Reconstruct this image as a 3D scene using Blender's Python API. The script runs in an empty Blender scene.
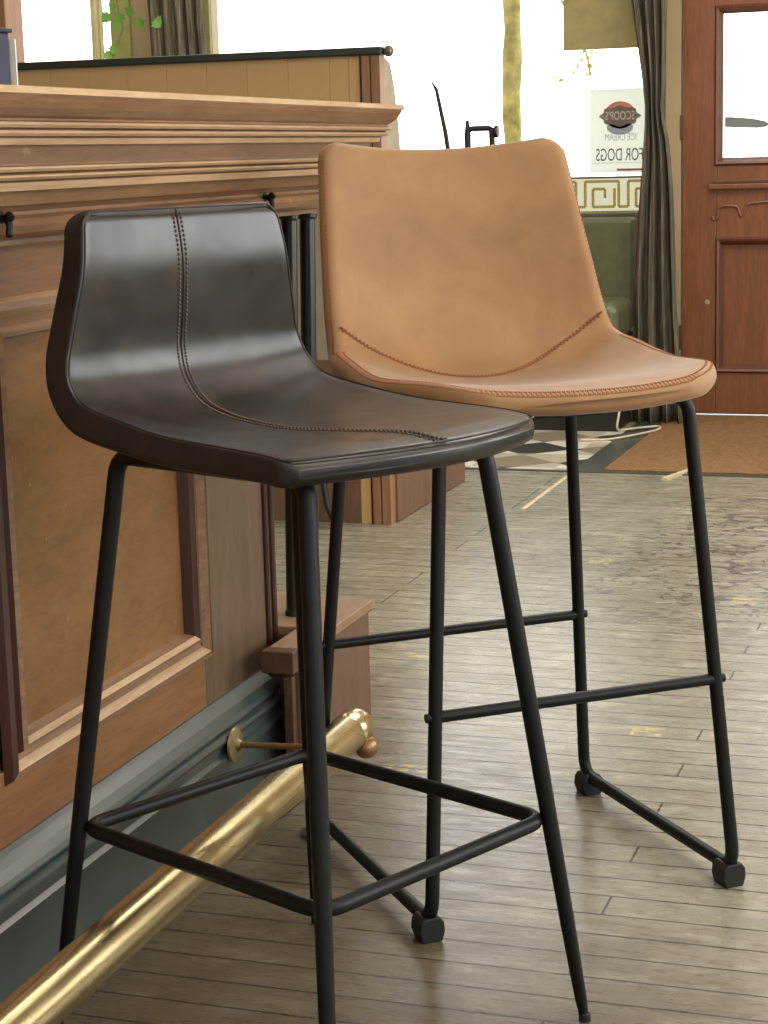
import bpy, bmesh, math, random
from mathutils import Vector, Matrix
random.seed(7)
PI = math.pi
scn = bpy.context.scene
COL = scn.collection

# ------------------------------------------------------------------ materials
def lin(c):
    return tuple(((v/255)/12.92 if v/255 <= .04045 else ((v/255+.055)/1.055)**2.4) for v in c)+(1,)

class NT:
    def __init__(s, name):
        s.m = bpy.data.materials.new(name); s.m.use_nodes = True
        s.t = s.m.node_tree; s.n = s.t.nodes; s.l = s.t.links
        s.b = s.n['Principled BSDF']; s.out = s.n['Material Output']
    def new(s, typ, **kw):
        n = s.n.new(typ)
        for k, v in kw.items(): setattr(n, k, v)
        return n
    def link(s, a, b): s.l.new(a, b)
    def coord(s, scale=(1,1,1), rot=(0,0,0)):
        g = s.new('ShaderNodeNewGeometry') if False else s.new('ShaderNodeTexCoord')
        mp = s.new('ShaderNodeMapping'); mp.inputs['Scale'].default_value = scale; mp.inputs['Rotation'].default_value = rot
        s.link(g.outputs['Object'], mp.inputs['Vector']); return mp.outputs['Vector']
    def noise(s, vec, scale, detail=4, rough=.55, dist=0):
        n = s.new('ShaderNodeTexNoise'); n.inputs['Scale'].default_value = scale
        n.inputs['Detail'].default_value = detail; n.inputs['Roughness'].default_value = rough; n.inputs['Distortion'].default_value = dist
        s.link(vec, n.inputs['Vector']); return n.outputs['Fac']
    def ramp(s, fac, stops):
        r = s.new('ShaderNodeValToRGB'); e = r.color_ramp.elements
        while len(e) > 1: e.remove(e[-1])
        e[0].position, e[0].color = stops[0][0], stops[0][1]
        for p, c in stops[1:]:
            x = e.new(p); x.color = c
        s.link(fac, r.inputs['Fac']); return r.outputs['Color']
    def mix(s, fac, a, b, mode='MIX'):
        m = s.new('ShaderNodeMix', data_type='RGBA', blend_type=mode)
        for sock, v in ((m.inputs[0], fac), (m.inputs[6], a), (m.inputs[7], b)):
            if hasattr(v, 'links') or hasattr(v, 'is_output'): s.link(v, sock)
            else: sock.default_value = v
        return m.outputs[2]
    def math(s, op, a, b=None, c=None):
        m = s.new('ShaderNodeMath', operation=op)
        for i, v in enumerate((a, b, c)):
            if v is None: continue
            if isinstance(v, (int, float)): m.inputs[i].default_value = v
            else: s.link(v, m.inputs[i])
        return m.outputs[0]
    def bump(s, h, strength=.3, dist=.002):
        b = s.new('ShaderNodeBump'); b.inputs['Strength'].default_value = strength; b.inputs['Distance'].default_value = dist
        s.link(h, b.inputs['Height']); s.link(b.outputs['Normal'], s.b.inputs['Normal'])

def G(v): return (v, v, v, 1)

def plain(name, c, rough=.5, metal=0, var=.12, scale=20, bump=0, spec=.5):
    t = NT(name); v = t.coord()
    n = t.noise(v, scale, 3)
    c = lin(c)
    lo = tuple(x*(1-var) for x in c[:3])+(1,); hi = tuple(min(1, x*(1+var)) for x in c[:3])+(1,)
    t.link(t.ramp(n, [(.3, lo), (.7, hi)]), t.b.inputs['Base Color'])
    t.b.inputs['Roughness'].default_value = rough; t.b.inputs['Metallic'].default_value = metal
    t.b.inputs['Specular IOR Level'].default_value = spec
    if bump: t.bump(t.noise(v, scale*3, 3), bump, .002)
    return t.m

def wood(name, a, b, grain=(1,1,1), rough=.4, scale=9, spots=True, spec=.5, con=.8):
    """grain: small factor along the grain direction"""
    t = NT(name); v = t.coord(grain); v1 = t.coord()
    n = t.noise(v, scale, 6, .6, .6)
    base = t.ramp(n, [(.25, lin(a)), (.5, lin(tuple((x+y)/2 for x, y in zip(a, b)))), (.75, lin(b))])
    big = t.noise(v1, 4, 3)
    base = t.mix(t.math('MULTIPLY', big, .35), base, t.mix(1, base, (.72,.62,.5,1), 'MULTIPLY'))
    fine = t.noise(t.coord(tuple(g*3 for g in grain)), scale*1.7, 5, .7)
    base = t.mix(t.ramp(fine, [(.35, G(.45)), (.55, G(0))]), base, t.mix(1, base, (.55,.46,.38,1), 'MULTIPLY'))
    if spots:
        sp = t.noise(v1, 26, 4, .7)
        f = t.ramp(sp, [(.66, G(0)), (.74, G(.5))])
        base = t.mix(f, base, lin((205,165,120)))
    t.link(base, t.b.inputs['Base Color'])
    t.b.inputs['Roughness'].default_value = rough
    t.b.inputs['Specular IOR Level'].default_value = spec
    t.bump(t.noise(v, scale*3, 4), .15, .001)
    return t.m

M = {}
YG = (6, .6, 6)     # grain runs along Y (the bar)
ZG = (6, 6, .6)
XG = (.6, 6, 6)
M['bar_moulding'] = wood('oak_moulding', (118,86,60), (162,124,90), YG, .38, 6)
M['bar_light'] = wood('worn_oak_and_highlight', (178,146,112), (208,180,144), YG, .4, 6)  # pale worn oak, also colours the painted highlights of the mouldings
M['bar_panel'] = wood('varnished_panel', (122,86,48), (148,108,66), (3,1,3), .36, 5)
M['bar_rail'] = wood('varnished_rail', (126,86,54), (154,112,74), YG, .38, 6)
M['bar_stile'] = wood('faded_stile', (98,80,62), (118,98,78), ZG, .42, 6, False)
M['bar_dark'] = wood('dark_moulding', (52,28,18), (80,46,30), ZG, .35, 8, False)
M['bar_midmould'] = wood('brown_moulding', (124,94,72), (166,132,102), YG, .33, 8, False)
M['skirting'] = plain('dark_green_paint', (66,76,73), .3, 0, .18, 12, .1, .8)
M['box'] = wood('pinkish_brown_board', (108,82,66), (124,96,78), ZG, .45, 5, False)
M['boxtop'] = wood('pale_brown_board', (150,120,94), (170,138,110), YG, .45, 5, False)
M['boxdark'] = wood('brown_block', (84,60,46), (104,76,58), YG, .45, 5, False)
M['black_metal'] = plain('black_powder_coat', (11,10,10), .45, 0, .2, 60, .15, .3)
M['black_rubber'] = plain('black_rubber', (24,23,21), .6, 0, .2, 50)
M['glide'] = plain('grey_glide', (120,112,98), .35, .6)
M['post'] = plain('black_post', (26,28,28), .3, 0, .2, 30)
M['mustard'] = plain('mustard_boards', (206,168,116), .5, 0, .05, 4)
M['booth_side'] = plain('beige_and_shaded_mustard', (158,146,124), .6)
M['booth_low'] = wood('booth_panel_wood', (112,84,64), (134,102,80), ZG, .45, 5, False)
M['booth_stile'] = wood('booth_stile_wood', (146,106,76), (172,130,94), ZG, .4, 6, False)
M['dark_rail'] = plain('dark_green_rail', (40,46,38), .3)
M['door'] = wood('red_brown_door', (120,74,48), (142,92,62), ZG, .38, 5, False)
M['door_dark'] = wood('door_moulding', (96,58,40), (118,74,52), ZG, .38, 5, False)
M['beige_wall'] = plain('beige_wall_paint', (166,146,112), .7, 0, .06, 6)
M['wall_low'] = plain('wall_low', (120,108,86), .7)
M['ceiling'] = plain('ceiling_paint', (214,206,190), .8)
M['green_leather'] = plain('green_leather', (96,98,70), .32, 0, .12, 25, .15)
M['bench_dark'] = plain('bench_base', (34,33,30), .5)
M['leaf'] = plain('ivy_leaf', (110,160,70), .5)
M['stem'] = plain('ivy_stem', (120,130,70), .6)
M['blue'] = plain('navy_blue', (28,33,66), .4, 0, .3, 30)
M['white'] = plain('white_card', (225,222,214), .6)
M['cable'] = plain('cream_cable', (206,196,170), .45)
M['blind'] = plain('olive_blind', (150,138,92), .8)
M['green_frame'] = plain('pale_green_frame', (150,150,90), .6)
M['black'] = plain('dull_black', (24,24,24), .5)
M['white_strip'] = plain('pale_strip', (208,196,160), .4)
M['outdoor'] = plain('pavement', (200,196,186), .8, 0, .1, 2)
M['trunk'] = plain('mossy_bark', (176,170,104), .9, 0, .5, 14, .5)
M['lead'] = plain('dark_sash', (90,84,72), .5)
M['key'] = plain('yellow_key_film', (226,214,150), .6)
M['silhouette'] = plain('grey_silhouette', (120,128,124), .5)
M['old_brass'] = plain('dull_old_brass', (150,136,96), .45, .8)
M['metal_rust'] = plain('rod_brass', (160,130,92), .35, .7)

# brass
t = NT('worn_brass'); v = t.coord((1,.4,1)); n = t.noise(v, 9, 4, .6)
t.link(t.ramp(n, [(.3, lin((186,168,120))), (.55, lin((204,188,144))), (.75, lin((218,204,162)))]), t.b.inputs['Base Color'])
t.b.inputs['Metallic'].default_value = 1
t.link(t.ramp(t.noise(v, 12, 2), [(.3, G(.22)), (.7, G(.32))]), t.b.inputs['Roughness'])
M['brass'] = t.m

# brown leather
t = NT('dark_brown_leather'); v = t.coord(); n = t.noise(v, 9, 6, .62)
t.link(t.ramp(n, [(.1, lin((12,9,8))), (.5, lin((30,24,20))), (.9, lin((74,60,48)))]), t.b.inputs['Base Color'])
t.link(t.ramp(t.noise(v, 11, 4, .6), [(.1, G(.2)), (.9, G(.46))]), t.b.inputs['Roughness'])
t.b.inputs['Specular IOR Level'].default_value = .75
t.bump(t.noise(v, 13, 1), .5, .004); M['brown_leather'] = t.m
t = NT('shaded_leather_edge'); v = t.coord(); n = t.noise(v, 30, 5, .6, .4)  # seat leather again, the band's lesser light put into its tone
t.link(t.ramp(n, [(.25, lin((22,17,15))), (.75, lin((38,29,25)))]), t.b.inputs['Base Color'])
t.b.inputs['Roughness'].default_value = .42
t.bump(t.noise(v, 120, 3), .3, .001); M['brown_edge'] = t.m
M['brown_thread'] = plain('brown_thread', (104,88,72), .7)
M['seam_dark'] = plain('seam_dark', (24,18,15), .6)
# tan leather
t = NT('tan_nubuck'); v = t.coord(); n = t.noise(v, 7, 5, .6, .5); n2 = t.noise(v, 70, 4, .7)
c = t.ramp(n, [(.25, lin((132,96,58))), (.5, lin((149,110,68))), (.75, lin((168,129,86)))])
c = t.mix(t.math('MULTIPLY', n2, .25), c, lin((132,90,58)))
t.link(c, t.b.inputs['Base Color']); t.b.inputs['Roughness'].default_value = .62
t.b.inputs['Sheen Weight'].default_value = .25; t.b.inputs['Sheen Roughness'].default_value = .4
t.bump(n2, .12, .001); M['tan'] = t.m
M['tan_thread'] = plain('rust_thread', (136,80,48), .7)
M['tan_seam'] = plain('tan_seam', (120,68,36), .7)

# curtain
t = NT('grey_curtain'); v = t.coord((18, 18, 1.2)); n = t.noise(v, 6, 5, .6)
t.link(t.ramp(n, [(.3, lin((64,60,50))), (.55, lin((104,97,80))), (.75, lin((156,146,120)))]), t.b.inputs['Base Color'])
t.b.inputs['Roughness'].default_value = .9; M['curtain'] = t.m
t = NT('sheer'); v = t.coord((18, 18, 1)); n = t.noise(v, 6, 3)
t.link(t.ramp(n, [(.3, lin((190,184,130))), (.7, lin((220,214,168)))]), t.b.inputs['Base Color']); M['sheer'] = t.m

# glass: clear, thin
t = NT('clear_glass'); tr = t.new('ShaderNodeBsdfTransparent'); gl = t.new('ShaderNodeBsdfGlossy'); gl.inputs['Roughness'].default_value = .03
mx = t.new('ShaderNodeMixShader'); fr = t.new('ShaderNodeFresnel'); fr.inputs['IOR'].default_value = 1.3
t.link(fr.outputs[0], mx.inputs[0]); t.link(tr.outputs[0], mx.inputs[1]); t.link(gl.outputs[0], mx.inputs[2])
t.link(mx.outputs[0], t.out.inputs['Surface']); M['glass'] = t.m
def translucent(name, c, k=.5):
    t = NT(name); d = t.new('ShaderNodeBsdfDiffuse'); tr = t.new('ShaderNodeBsdfTranslucent'); m = t.new('ShaderNodeMixShader')
    d.inputs[0].default_value = lin(c); tr.inputs[0].default_value = lin(c); m.inputs[0].default_value = k
    t.link(d.outputs[0], m.inputs[1]); t.link(tr.outputs[0], m.inputs[2]); t.link(m.outputs[0], t.out.inputs['Surface']); return t.m
M['paper'] = translucent('poster_paper', (240,243,238), .62)
M['ink_grey'] = translucent('poster_grey', (184,176,164), .7)  # ink colours paled, with the window glare put into them
M['ink_dark'] = translucent('poster_dark', (128,120,114), .6)
M['ink_red'] = translucent('poster_red', (228,176,160), .7)
M['ink_pale'] = translucent('poster_pale', (200,200,208), .65)
M['paper2'] = translucent('poster_white', (245,245,240), .6)
def film(name, c):
    t = NT(name); tr = t.new('ShaderNodeBsdfTransparent'); tr.inputs[0].default_value = c
    t.link(tr.outputs[0], t.out.inputs['Surface']); return t.m
M['keyfilm'] = film('yellow_key_film2', (.66,.60,.42,1))
M['frieze'] = film('frosted_film', (.42,.41,.34,1))

# floor: narrow worn boards running across, along X
BW = .065
t = NT('worn_floorboards'); v = t.coord()
def floor_mat(t, v):
    br = t.new('ShaderNodeTexBrick'); t.link(v, br.inputs['Vector'])
    br.inputs['Scale'].default_value = 1; br.inputs['Mortar Size'].default_value = .0021; br.inputs['Mortar Smooth'].default_value = .3
    br.inputs['Brick Width'].default_value = 1.35; br.inputs['Row Height'].default_value = BW; br.offset = .37; br.offset_frequency = 3
    br.inputs['Color1'].default_value = G(0); br.inputs['Color2'].default_value = G(1); br.inputs['Mortar'].default_value = G(.5)
    vs = t.coord((1.5, 6, 1)); g = t.noise(vs, 6, 6, .6)
    base = t.ramp(g, [(.25, lin((120,114,95))), (.5, lin((138,133,113))), (.75, lin((158,153,133)))])
    base = t.mix(t.math('MULTIPLY', br.outputs['Color'], .5), base, lin((112,106,88)))
    # large worn zones
    z = t.noise(v, 1.6, 4, .6); f = t.ramp(z, [(.35, G(0)), (.7, G(.6))])
    base = t.mix(f, base, lin((166,163,146)))
    # browner and darker near the bar and close to the camera
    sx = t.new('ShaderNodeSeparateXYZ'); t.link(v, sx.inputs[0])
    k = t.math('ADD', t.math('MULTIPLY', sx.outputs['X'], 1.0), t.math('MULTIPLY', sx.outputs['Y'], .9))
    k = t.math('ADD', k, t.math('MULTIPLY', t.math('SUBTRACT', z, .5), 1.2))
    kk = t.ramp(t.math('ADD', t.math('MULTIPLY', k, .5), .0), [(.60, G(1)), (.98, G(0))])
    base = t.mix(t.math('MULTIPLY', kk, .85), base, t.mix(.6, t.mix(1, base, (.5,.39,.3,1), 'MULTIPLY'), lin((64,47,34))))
    # black scuffs
    z2 = t.noise(v, 1.1, 3)
    dx = t.math('SUBTRACT', sx.outputs['X'], -.55); dy = t.math('MULTIPLY', t.math('SUBTRACT', sx.outputs['Y'], 4.7), .55)
    dd = t.math('SQRT', t.math('ADD', t.math('MULTIPLY', dx, dx), t.math('MULTIPLY', dy, dy)))
    zone = t.ramp(t.math('ADD', dd, t.math('MULTIPLY', t.math('SUBTRACT', z2, .5), .6)), [(.2, G(1)), (.62, G(.15))])
    s1 = t.noise(t.coord((4, 5, 1)), 3.2, 4, .55, 2.2)
    sc = t.math('MULTIPLY', t.ramp(s1, [(.548, G(0)), (.562, G(1))]), zone)
    mot = t.noise(t.coord((1, 2.2, 1)), 9, 8, .72)
    base = t.mix(t.math('MULTIPLY', t.ramp(mot, [(.50, G(0)), (.64, G(.5))]), t.math('SUBTRACT', 1.0, t.math('MULTIPLY', kk, .8))), base, lin((192,188,168)))
    base = t.mix(t.ramp(t.noise(t.coord((2, 3.5, 1)), 11, 8, .78), [(.53, G(0)), (.66, G(.42))]), base, lin((96,88,72)))
    base = t.mix(t.math('MULTIPLY', sc, .85), base, lin((66,60,50)))
    # yellow worn paint flecks of their own shape
    tot = None
    for (cx, cy, hx, hy) in FLECKS:
        a = t.math('LESS_THAN', t.math('ABSOLUTE', t.math('SUBTRACT', sx.outputs['X'], cx)), hx)
        b = t.math('LESS_THAN', t.math('ABSOLUTE', t.math('SUBTRACT', sx.outputs['Y'], cy)), hy)
        q = t.math('MULTIPLY', a, b); tot = q if tot is None else t.math('MAXIMUM', tot, q)
    ny = t.noise(v, 38, 4, .7); tot = t.math('MULTIPLY', tot, t.ramp(ny, [(.47, G(0)), (.56, G(.8))]))
    base = t.mix(tot, base, lin((208,190,116)))
    gap = t.math('MULTIPLY', br.outputs['Fac'], .95)
    base = t.mix(gap, base, lin((40,34,26)))
    t.link(base, t.b.inputs['Base Color'])
    r = t.noise(t.coord((1.5, 8, 1)), 9, 5, .7)
    t.link(t.ramp(r, [(.3, G(.2)), (.7, G(.4))]), t.b.inputs['Roughness'])
    t.b.inputs['Specular IOR Level'].default_value = .6
    h = t.math('ADD', t.math('MULTIPLY', br.outputs['Fac'], -1.2), t.math('MULTIPLY', g, .5))
    h = t.math('ADD', h, t.math('MULTIPLY', t.noise(v, 9, 3), .8))
    t.bump(h, .35, .003)
FLECKS = [(-.963,4.5,.028,.03), (-.56,4.15,.028,.035), (-.59,3.15,.028,.025), (-.68,2.62,.028,.022), (-1.13,3.55,.03,.018), (-.93,2.86,.05,.018)]
floor_mat(t, v); M['floor'] = t.m

# mosaic tiles
t = NT('entrance_mosaic'); v = t.coord((1,1,1), (0,0,PI/4))
ck = t.new('ShaderNodeTexChecker'); ck.inputs['Scale'].default_value = 5; t.link(v, ck.inputs['Vector'])
ck.inputs['Color1'].default_value = lin((222,218,200)); ck.inputs['Color2'].default_value = lin((66,68,64))
v2 = t.coord(); ck2 = t.new('ShaderNodeTexChecker'); ck2.inputs['Scale'].default_value = 3.6; t.link(v2, ck2.inputs['Vector'])
ck2.inputs['Color1'].default_value = G(0); ck2.inputs['Color2'].default_value = G(1)
base = t.mix(t.math('MULTIPLY', ck2.outputs['Fac'], .65), ck.outputs['Color'], lin((168,158,132)))
t.link(base, t.b.inputs['Base Color']); t.b.inputs['Roughness'].default_value = .3; M['mosaic'] = t.m
M['tile_dark'] = plain('dark_border_tile', (72,76,72), .35)
M['coir'] = plain('coir_mat', (128,94,56), .9, 0, .35, 90, .5)
M['bark'] = M['trunk']

# ------------------------------------------------------------------ geometry helpers
def empty(name, loc=(0,0,0), rz=0):
    o = bpy.data.objects.new(name, None); COL.objects.link(o); o.location = loc; o.rotation_euler = (0,0,rz); o.empty_display_size = .1
    return o
def tag(o, label=None, cat=None, group=None, kind=None):
    if label: o['label'] = label
    if cat: o['category'] = cat
    if group: o['group'] = group
    if kind: o['kind'] = kind
    return o

class MB:
    def __init__(s): s.bm = bmesh.new(); s.mats = []; s.mi = 0
    def mat(s, m):
        if m not in s.mats: s.mats.append(m)
        s.mi = s.mats.index(m); return s
    def face(s, vs):
        try: f = s.bm.faces.new(vs); f.material_index = s.mi; return f
        except ValueError: return None
    def box(s, x0, x1, y0, y1, z0, z1):
        c = [s.bm.verts.new(p) for p in ((x0,y0,z0),(x1,y0,z0),(x1,y1,z0),(x0,y1,z0),(x0,y0,z1),(x1,y0,z1),(x1,y1,z1),(x0,y1,z1))]
        for f in ((3,2,1,0),(4,5,6,7),(0,1,5,4),(1,2,6,5),(2,3,7,6),(3,0,4,7)): s.face([c[i] for i in f])
        return s
    def tube(s, pts, r, n=14, closed=False, caps=True):
        pts = [Vector(p) for p in pts]; N = len(pts)
        rs = r if isinstance(r, (list, tuple)) else [r]*N
        tans = []
        for i in range(N):
            a = pts[i-1] if (i or closed) else pts[i]; b = pts[(i+1) % N] if (i < N-1 or closed) else pts[i]
            tans.append((b-a).normalized())
        ref = Vector((0,0,1)) if abs(tans[0].z) < .9 else Vector((1,0,0))
        nrm = (ref - tans[0]*ref.dot(tans[0])).normalized(); rings = []
        for i in range(N):
            nrm = (nrm - tans[i]*nrm.dot(tans[i])).normalized(); bi = tans[i].cross(nrm)
            rings.append([s.bm.verts.new(pts[i] + (nrm*math.cos(2*PI*k/n)+bi*math.sin(2*PI*k/n))*rs[i]) for k in range(n)])
        for i in range(N-1 if not closed else N):
            A, B = rings[i], rings[(i+1) % N]
            off = 0
            if closed and i == N-1:
                off = min(range(n), key=lambda o: (A[0].co-B[o].co).length)
            for k in range(n): s.face([A[k], A[(k+1) % n], B[(k+1+off) % n], B[(k+off) % n]])
        if caps and not closed: s.face(rings[0][::-1]); s.face(rings[-1])
        return s
    def lathe(s, prof, M4, n=24):
        rings = [[s.bm.verts.new(M4 @ Vector((max(r,1e-5)*math.cos(2*PI*k/n), max(r,1e-5)*math.sin(2*PI*k/n), z))) for k in range(n)] for r, z in prof]
        for A, B in zip(rings, rings[1:]):
            for k in range(n): s.face([A[k], A[(k+1) % n], B[(k+1) % n], B[k]])
        s.face(rings[0][::-1]); s.face(rings[-1]); return s
    def prism(s, poly, y0, y1, ax='y'):
        def P(a, b, c): return {'y': (a, c, b), 'x': (c, a, b), 'z': (a, b, c)}[ax]
        A = [s.bm.verts.new(P(a, b, y0)) for a, b in poly]; B = [s.bm.verts.new(P(a, b, y1)) for a, b in poly]
        n = len(poly)
        for i in range(n): s.face([A[i], A[(i+1) % n], B[(i+1) % n], B[i]])
        s.face(A[::-1]); s.face(B); return s
    def build(s, name, mat=None, parent=None, smooth=False, bevel=0, seg=2, angle=35):
        bmesh.ops.recalc_face_normals(s.bm, faces=s.bm.faces)
        me = bpy.data.meshes.new(name); s.bm.to_mesh(me); s.bm.free()
        for m in (s.mats or [M[mat] if isinstance(mat, str) else mat]): me.materials.append(m)
        o = bpy.data.objects.new(name, me); COL.objects.link(o)
        if parent: o.parent = parent
        if smooth:
            me.polygons.foreach_set('use_smooth', [True]*len(me.polygons))
            if angle < 180:
                bb = bmesh.new(); bb.from_mesh(me)
                for e in bb.edges:
                    if len(e.link_faces) == 2 and e.calc_face_angle(0) > math.radians(angle): e.smooth = False
                bb.to_mesh(me); bb.free()
        if bevel:
            b = o.modifiers.new('b', 'BEVEL'); b.width = bevel; b.segments = seg; b.limit_method = 'ANGLE'; b.angle_limit = math.radians(40)
        return o

def fillet(pts, r, n=6, closed=False):
    pts = [Vector(p) for p in pts]; N = len(pts); out = []
    for i in range(N):
        if not closed and i in (0, N-1): out.append(pts[i]); continue
        p, a, b = pts[i], pts[i-1], pts[(i+1) % N]
        u = (a-p); v = (b-p); d = min(r, u.length*.48, v.length*.48); u.normalize(); v.normalize()
        A = p+u*d; B = p+v*d
        for k in range(n+1):
            q = k/n; out.append(A*(1-q)**2 + p*2*q*(1-q) + B*q*q)
    return out

def interp(tab, x):
    if x <= tab[0][0]: return tab[0][1]
    n = len(tab)
    if x >= tab[-1][0]: return tab[-1][1]
    d = [(tab[i+1][1]-tab[i][1])/(tab[i+1][0]-tab[i][0]) for i in range(n-1)]
    m = [d[0]]+[0 if d[i-1]*d[i] <= 0 else 2*d[i-1]*d[i]/(d[i-1]+d[i]) for i in range(1, n-1)]+[d[-1]]
    for i in range(n-1):
        a, va = tab[i]; b, vb = tab[i+1]
        if x <= b:
            h = b-a; t = (x-a)/h
            return (2*t**3-3*t*t+1)*va+(t**3-2*t*t+t)*h*m[i]+(-2*t**3+3*t*t)*vb+(t**3-t*t)*h*m[i+1]

# ------------------------------------------------------------------ seat shells
class Shell:
    """a padded sheet lofted along a side profile; s is the distance from the front lip"""
    def __init__(sh, prof, width, curl, thick, bow, rf, rb, mapf, curl_pow=2.0):
        # dense smooth profile by Catmull-Rom
        P = [Vector((a, b)) for a, b in prof]; P = [P[0]*2-P[1]]+P+[P[-1]*2-P[-2]]
        D = []
        for i in range(1, len(P)-2):
            for k in range(16):
                q = k/16; a, b, c, d = P[i-1], P[i], P[i+1], P[i+2]
                D.append(.5*((2*b)+(c-a)*q+(2*a-5*b+4*c-d)*q*q+(3*b-a-3*c+d)*q**3))
        D.append(P[-2]); sh.D = D
        sh.S = [0]
        for a, b in zip(D, D[1:]): sh.S.append(sh.S[-1]+(b-a).length)
        sh.L = sh.S[-1]; sh.width, sh.curl, sh.thick, sh.bow, sh.rf, sh.rb, sh.mapf, sh.cp = width, curl, thick, bow, rf, rb, mapf, curl_pow
    def at(sh, s):
        s = min(max(s, 0), sh.L); S = sh.S
        lo, hi = 0, len(S)-1
        while hi-lo > 1:
            m = (lo+hi)//2
            if S[m] <= s: lo = m
            else: hi = m
        k = (s-S[lo])/(S[hi]-S[lo]); p = sh.D[lo].lerp(sh.D[hi], k)
        i0, i1 = max(lo-2, 0), min(hi+2, len(S)-1); tg = (sh.D[i1]-sh.D[i0]).normalized()
        return p, tg
    def halfw(sh, s):
        w = interp(sh.width, s/sh.L)
        for d, r in ((s, sh.rf), (sh.L-s, sh.rb)):
            if d < r: w -= r-math.sqrt(max(0, r*r-(r-d)**2))
        return w
    def point(sh, s, x, h):
        """x lateral in metres, h height above the mid surface"""
        p, tg = sh.at(s); n = Vector((tg.y, -tg.x))      # profile runs front -> back -> up; n points to the sitter
        if True:
            n = Vector((tg.y, -tg.x))
        w0 = interp(sh.width, s/sh.L); q = abs(x)/w0
        c = interp(sh.curl, s/sh.L)*q**sh.cp
        bw = interp(sh.bow, s/sh.L)*(1-min(q, 1)**2)
        slope = interp(sh.curl, s/sh.L)*sh.cp*q**(sh.cp-1)/w0*(1 if x > 0 else -1)
        k = 1/math.sqrt(1+slope*slope)
        pos = p+n*(c+h*k)-tg*bw
        return Vector(sh.mapf(pos.x, x-h*slope*k, pos.y))
    def ring(sh, s, nt=26):
        w = sh.halfw(s); T = interp(sh.thick, s/sh.L)
        d = min(s, sh.L-s); e = T*.5
        if d < e: T = T*math.sqrt(max(.0, 1-((e-d)/e)**2))*.92+T*.08
        T2 = T/2; rt = min(sh.rtop, T2*.98); rb = min(sh.rbot, T2*.98)
        pts = []
        for k in range(nt+1):
            x = -1+2*k/nt; x = math.copysign(abs(x)**.8, x); pts.append((x*(w-rt), T2))
        for k in range(1, 5): a = PI/2*(1-k/4); pts.append((w-rt+rt*math.cos(a), T2-rt+rt*math.sin(a)))
        for k in range(0, 5): a = -PI/2*k/4; pts.append((w-rb+rb*math.cos(a), -T2+rb+rb*math.sin(a)))
        for k in range(1, 13): x = 1-2*k/13; pts.append((x*(w-rb), -T2))
        for k in range(0, 5): a = -PI/2-PI/2*k/4; pts.append((-(w-rb)+rb*math.cos(a), -T2+rb+rb*math.sin(a)))
        for k in range(0, 4): a = PI-PI/2*k/4; pts.append((-(w-rt)+rt*math.cos(a), T2-rt+rt*math.sin(a)))
        return [sh.point(s, x, h) for x, h in pts], pts, nt
    def mesh(sh, mtop, medge):
        mb = MB(); mb.mat(mtop); mb.mat(medge)
        ss = []; n = 90
        for k in range(n+1):
            q = k/n; q = .5-.5*math.cos(PI*q); ss.append(.0004+q*(sh.L-.0008))
        rings = []
        for s in ss:
            r, pp, nt = sh.ring(s); rings.append([mb.bm.verts.new(p) for p in r])
        m = len(rings[0])
        for A, B in zip(rings, rings[1:]):
            for k in range(m):
                mb.mi = 0 if k < nt+2 or k >= m-2 else 1
                mb.face([A[k], A[(k+1) % m], B[(k+1) % m], B[k]])
        mb.mi = 1; mb.face(rings[0][::-1]); mb.face(rings[-1])
        return mb
    def top(sh, s, x, lift=0):
        T = interp(sh.thick, s/sh.L); return sh.point(s, x, T/2+lift)

# ------------------------------------------------------------------ brown stool
BR = (-.749, 1.938, -.4399)
def brown_map(u, x, z): return (u, x, z)
sb = Shell([(.178,.700),(.14,.700),(.08,.696),(.01,.692),(-.06,.692),(-.125,.697),(-.170,.712),(-.202,.745),(-.212,.785),(-.205,.835),(-.198,.89),(-.203,.946)],
           [(0,.193),(.15,.196),(.3,.196),(.45,.193),(.58,.191),(.68,.186),(.8,.172),(.9,.158),(1,.147)],
           [(0,-.006),(.15,.004),(.3,.012),(.5,.022),(.65,.02),(.85,.012),(1,.008)],
           [(0,.029),(.3,.031),(.6,.034),(.8,.034),(1,.031)], [(0,.062),(.1,.048),(.25,.020),(.45,0)], .016, .024, brown_map, 2.4)
sb.rtop, sb.rbot = .005, .006
def seam_x(s): return interp([(0,-.022),(.3,-.020),(.55,-.002),(.75,0),(1,-.006)], s/sb.L)
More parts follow.
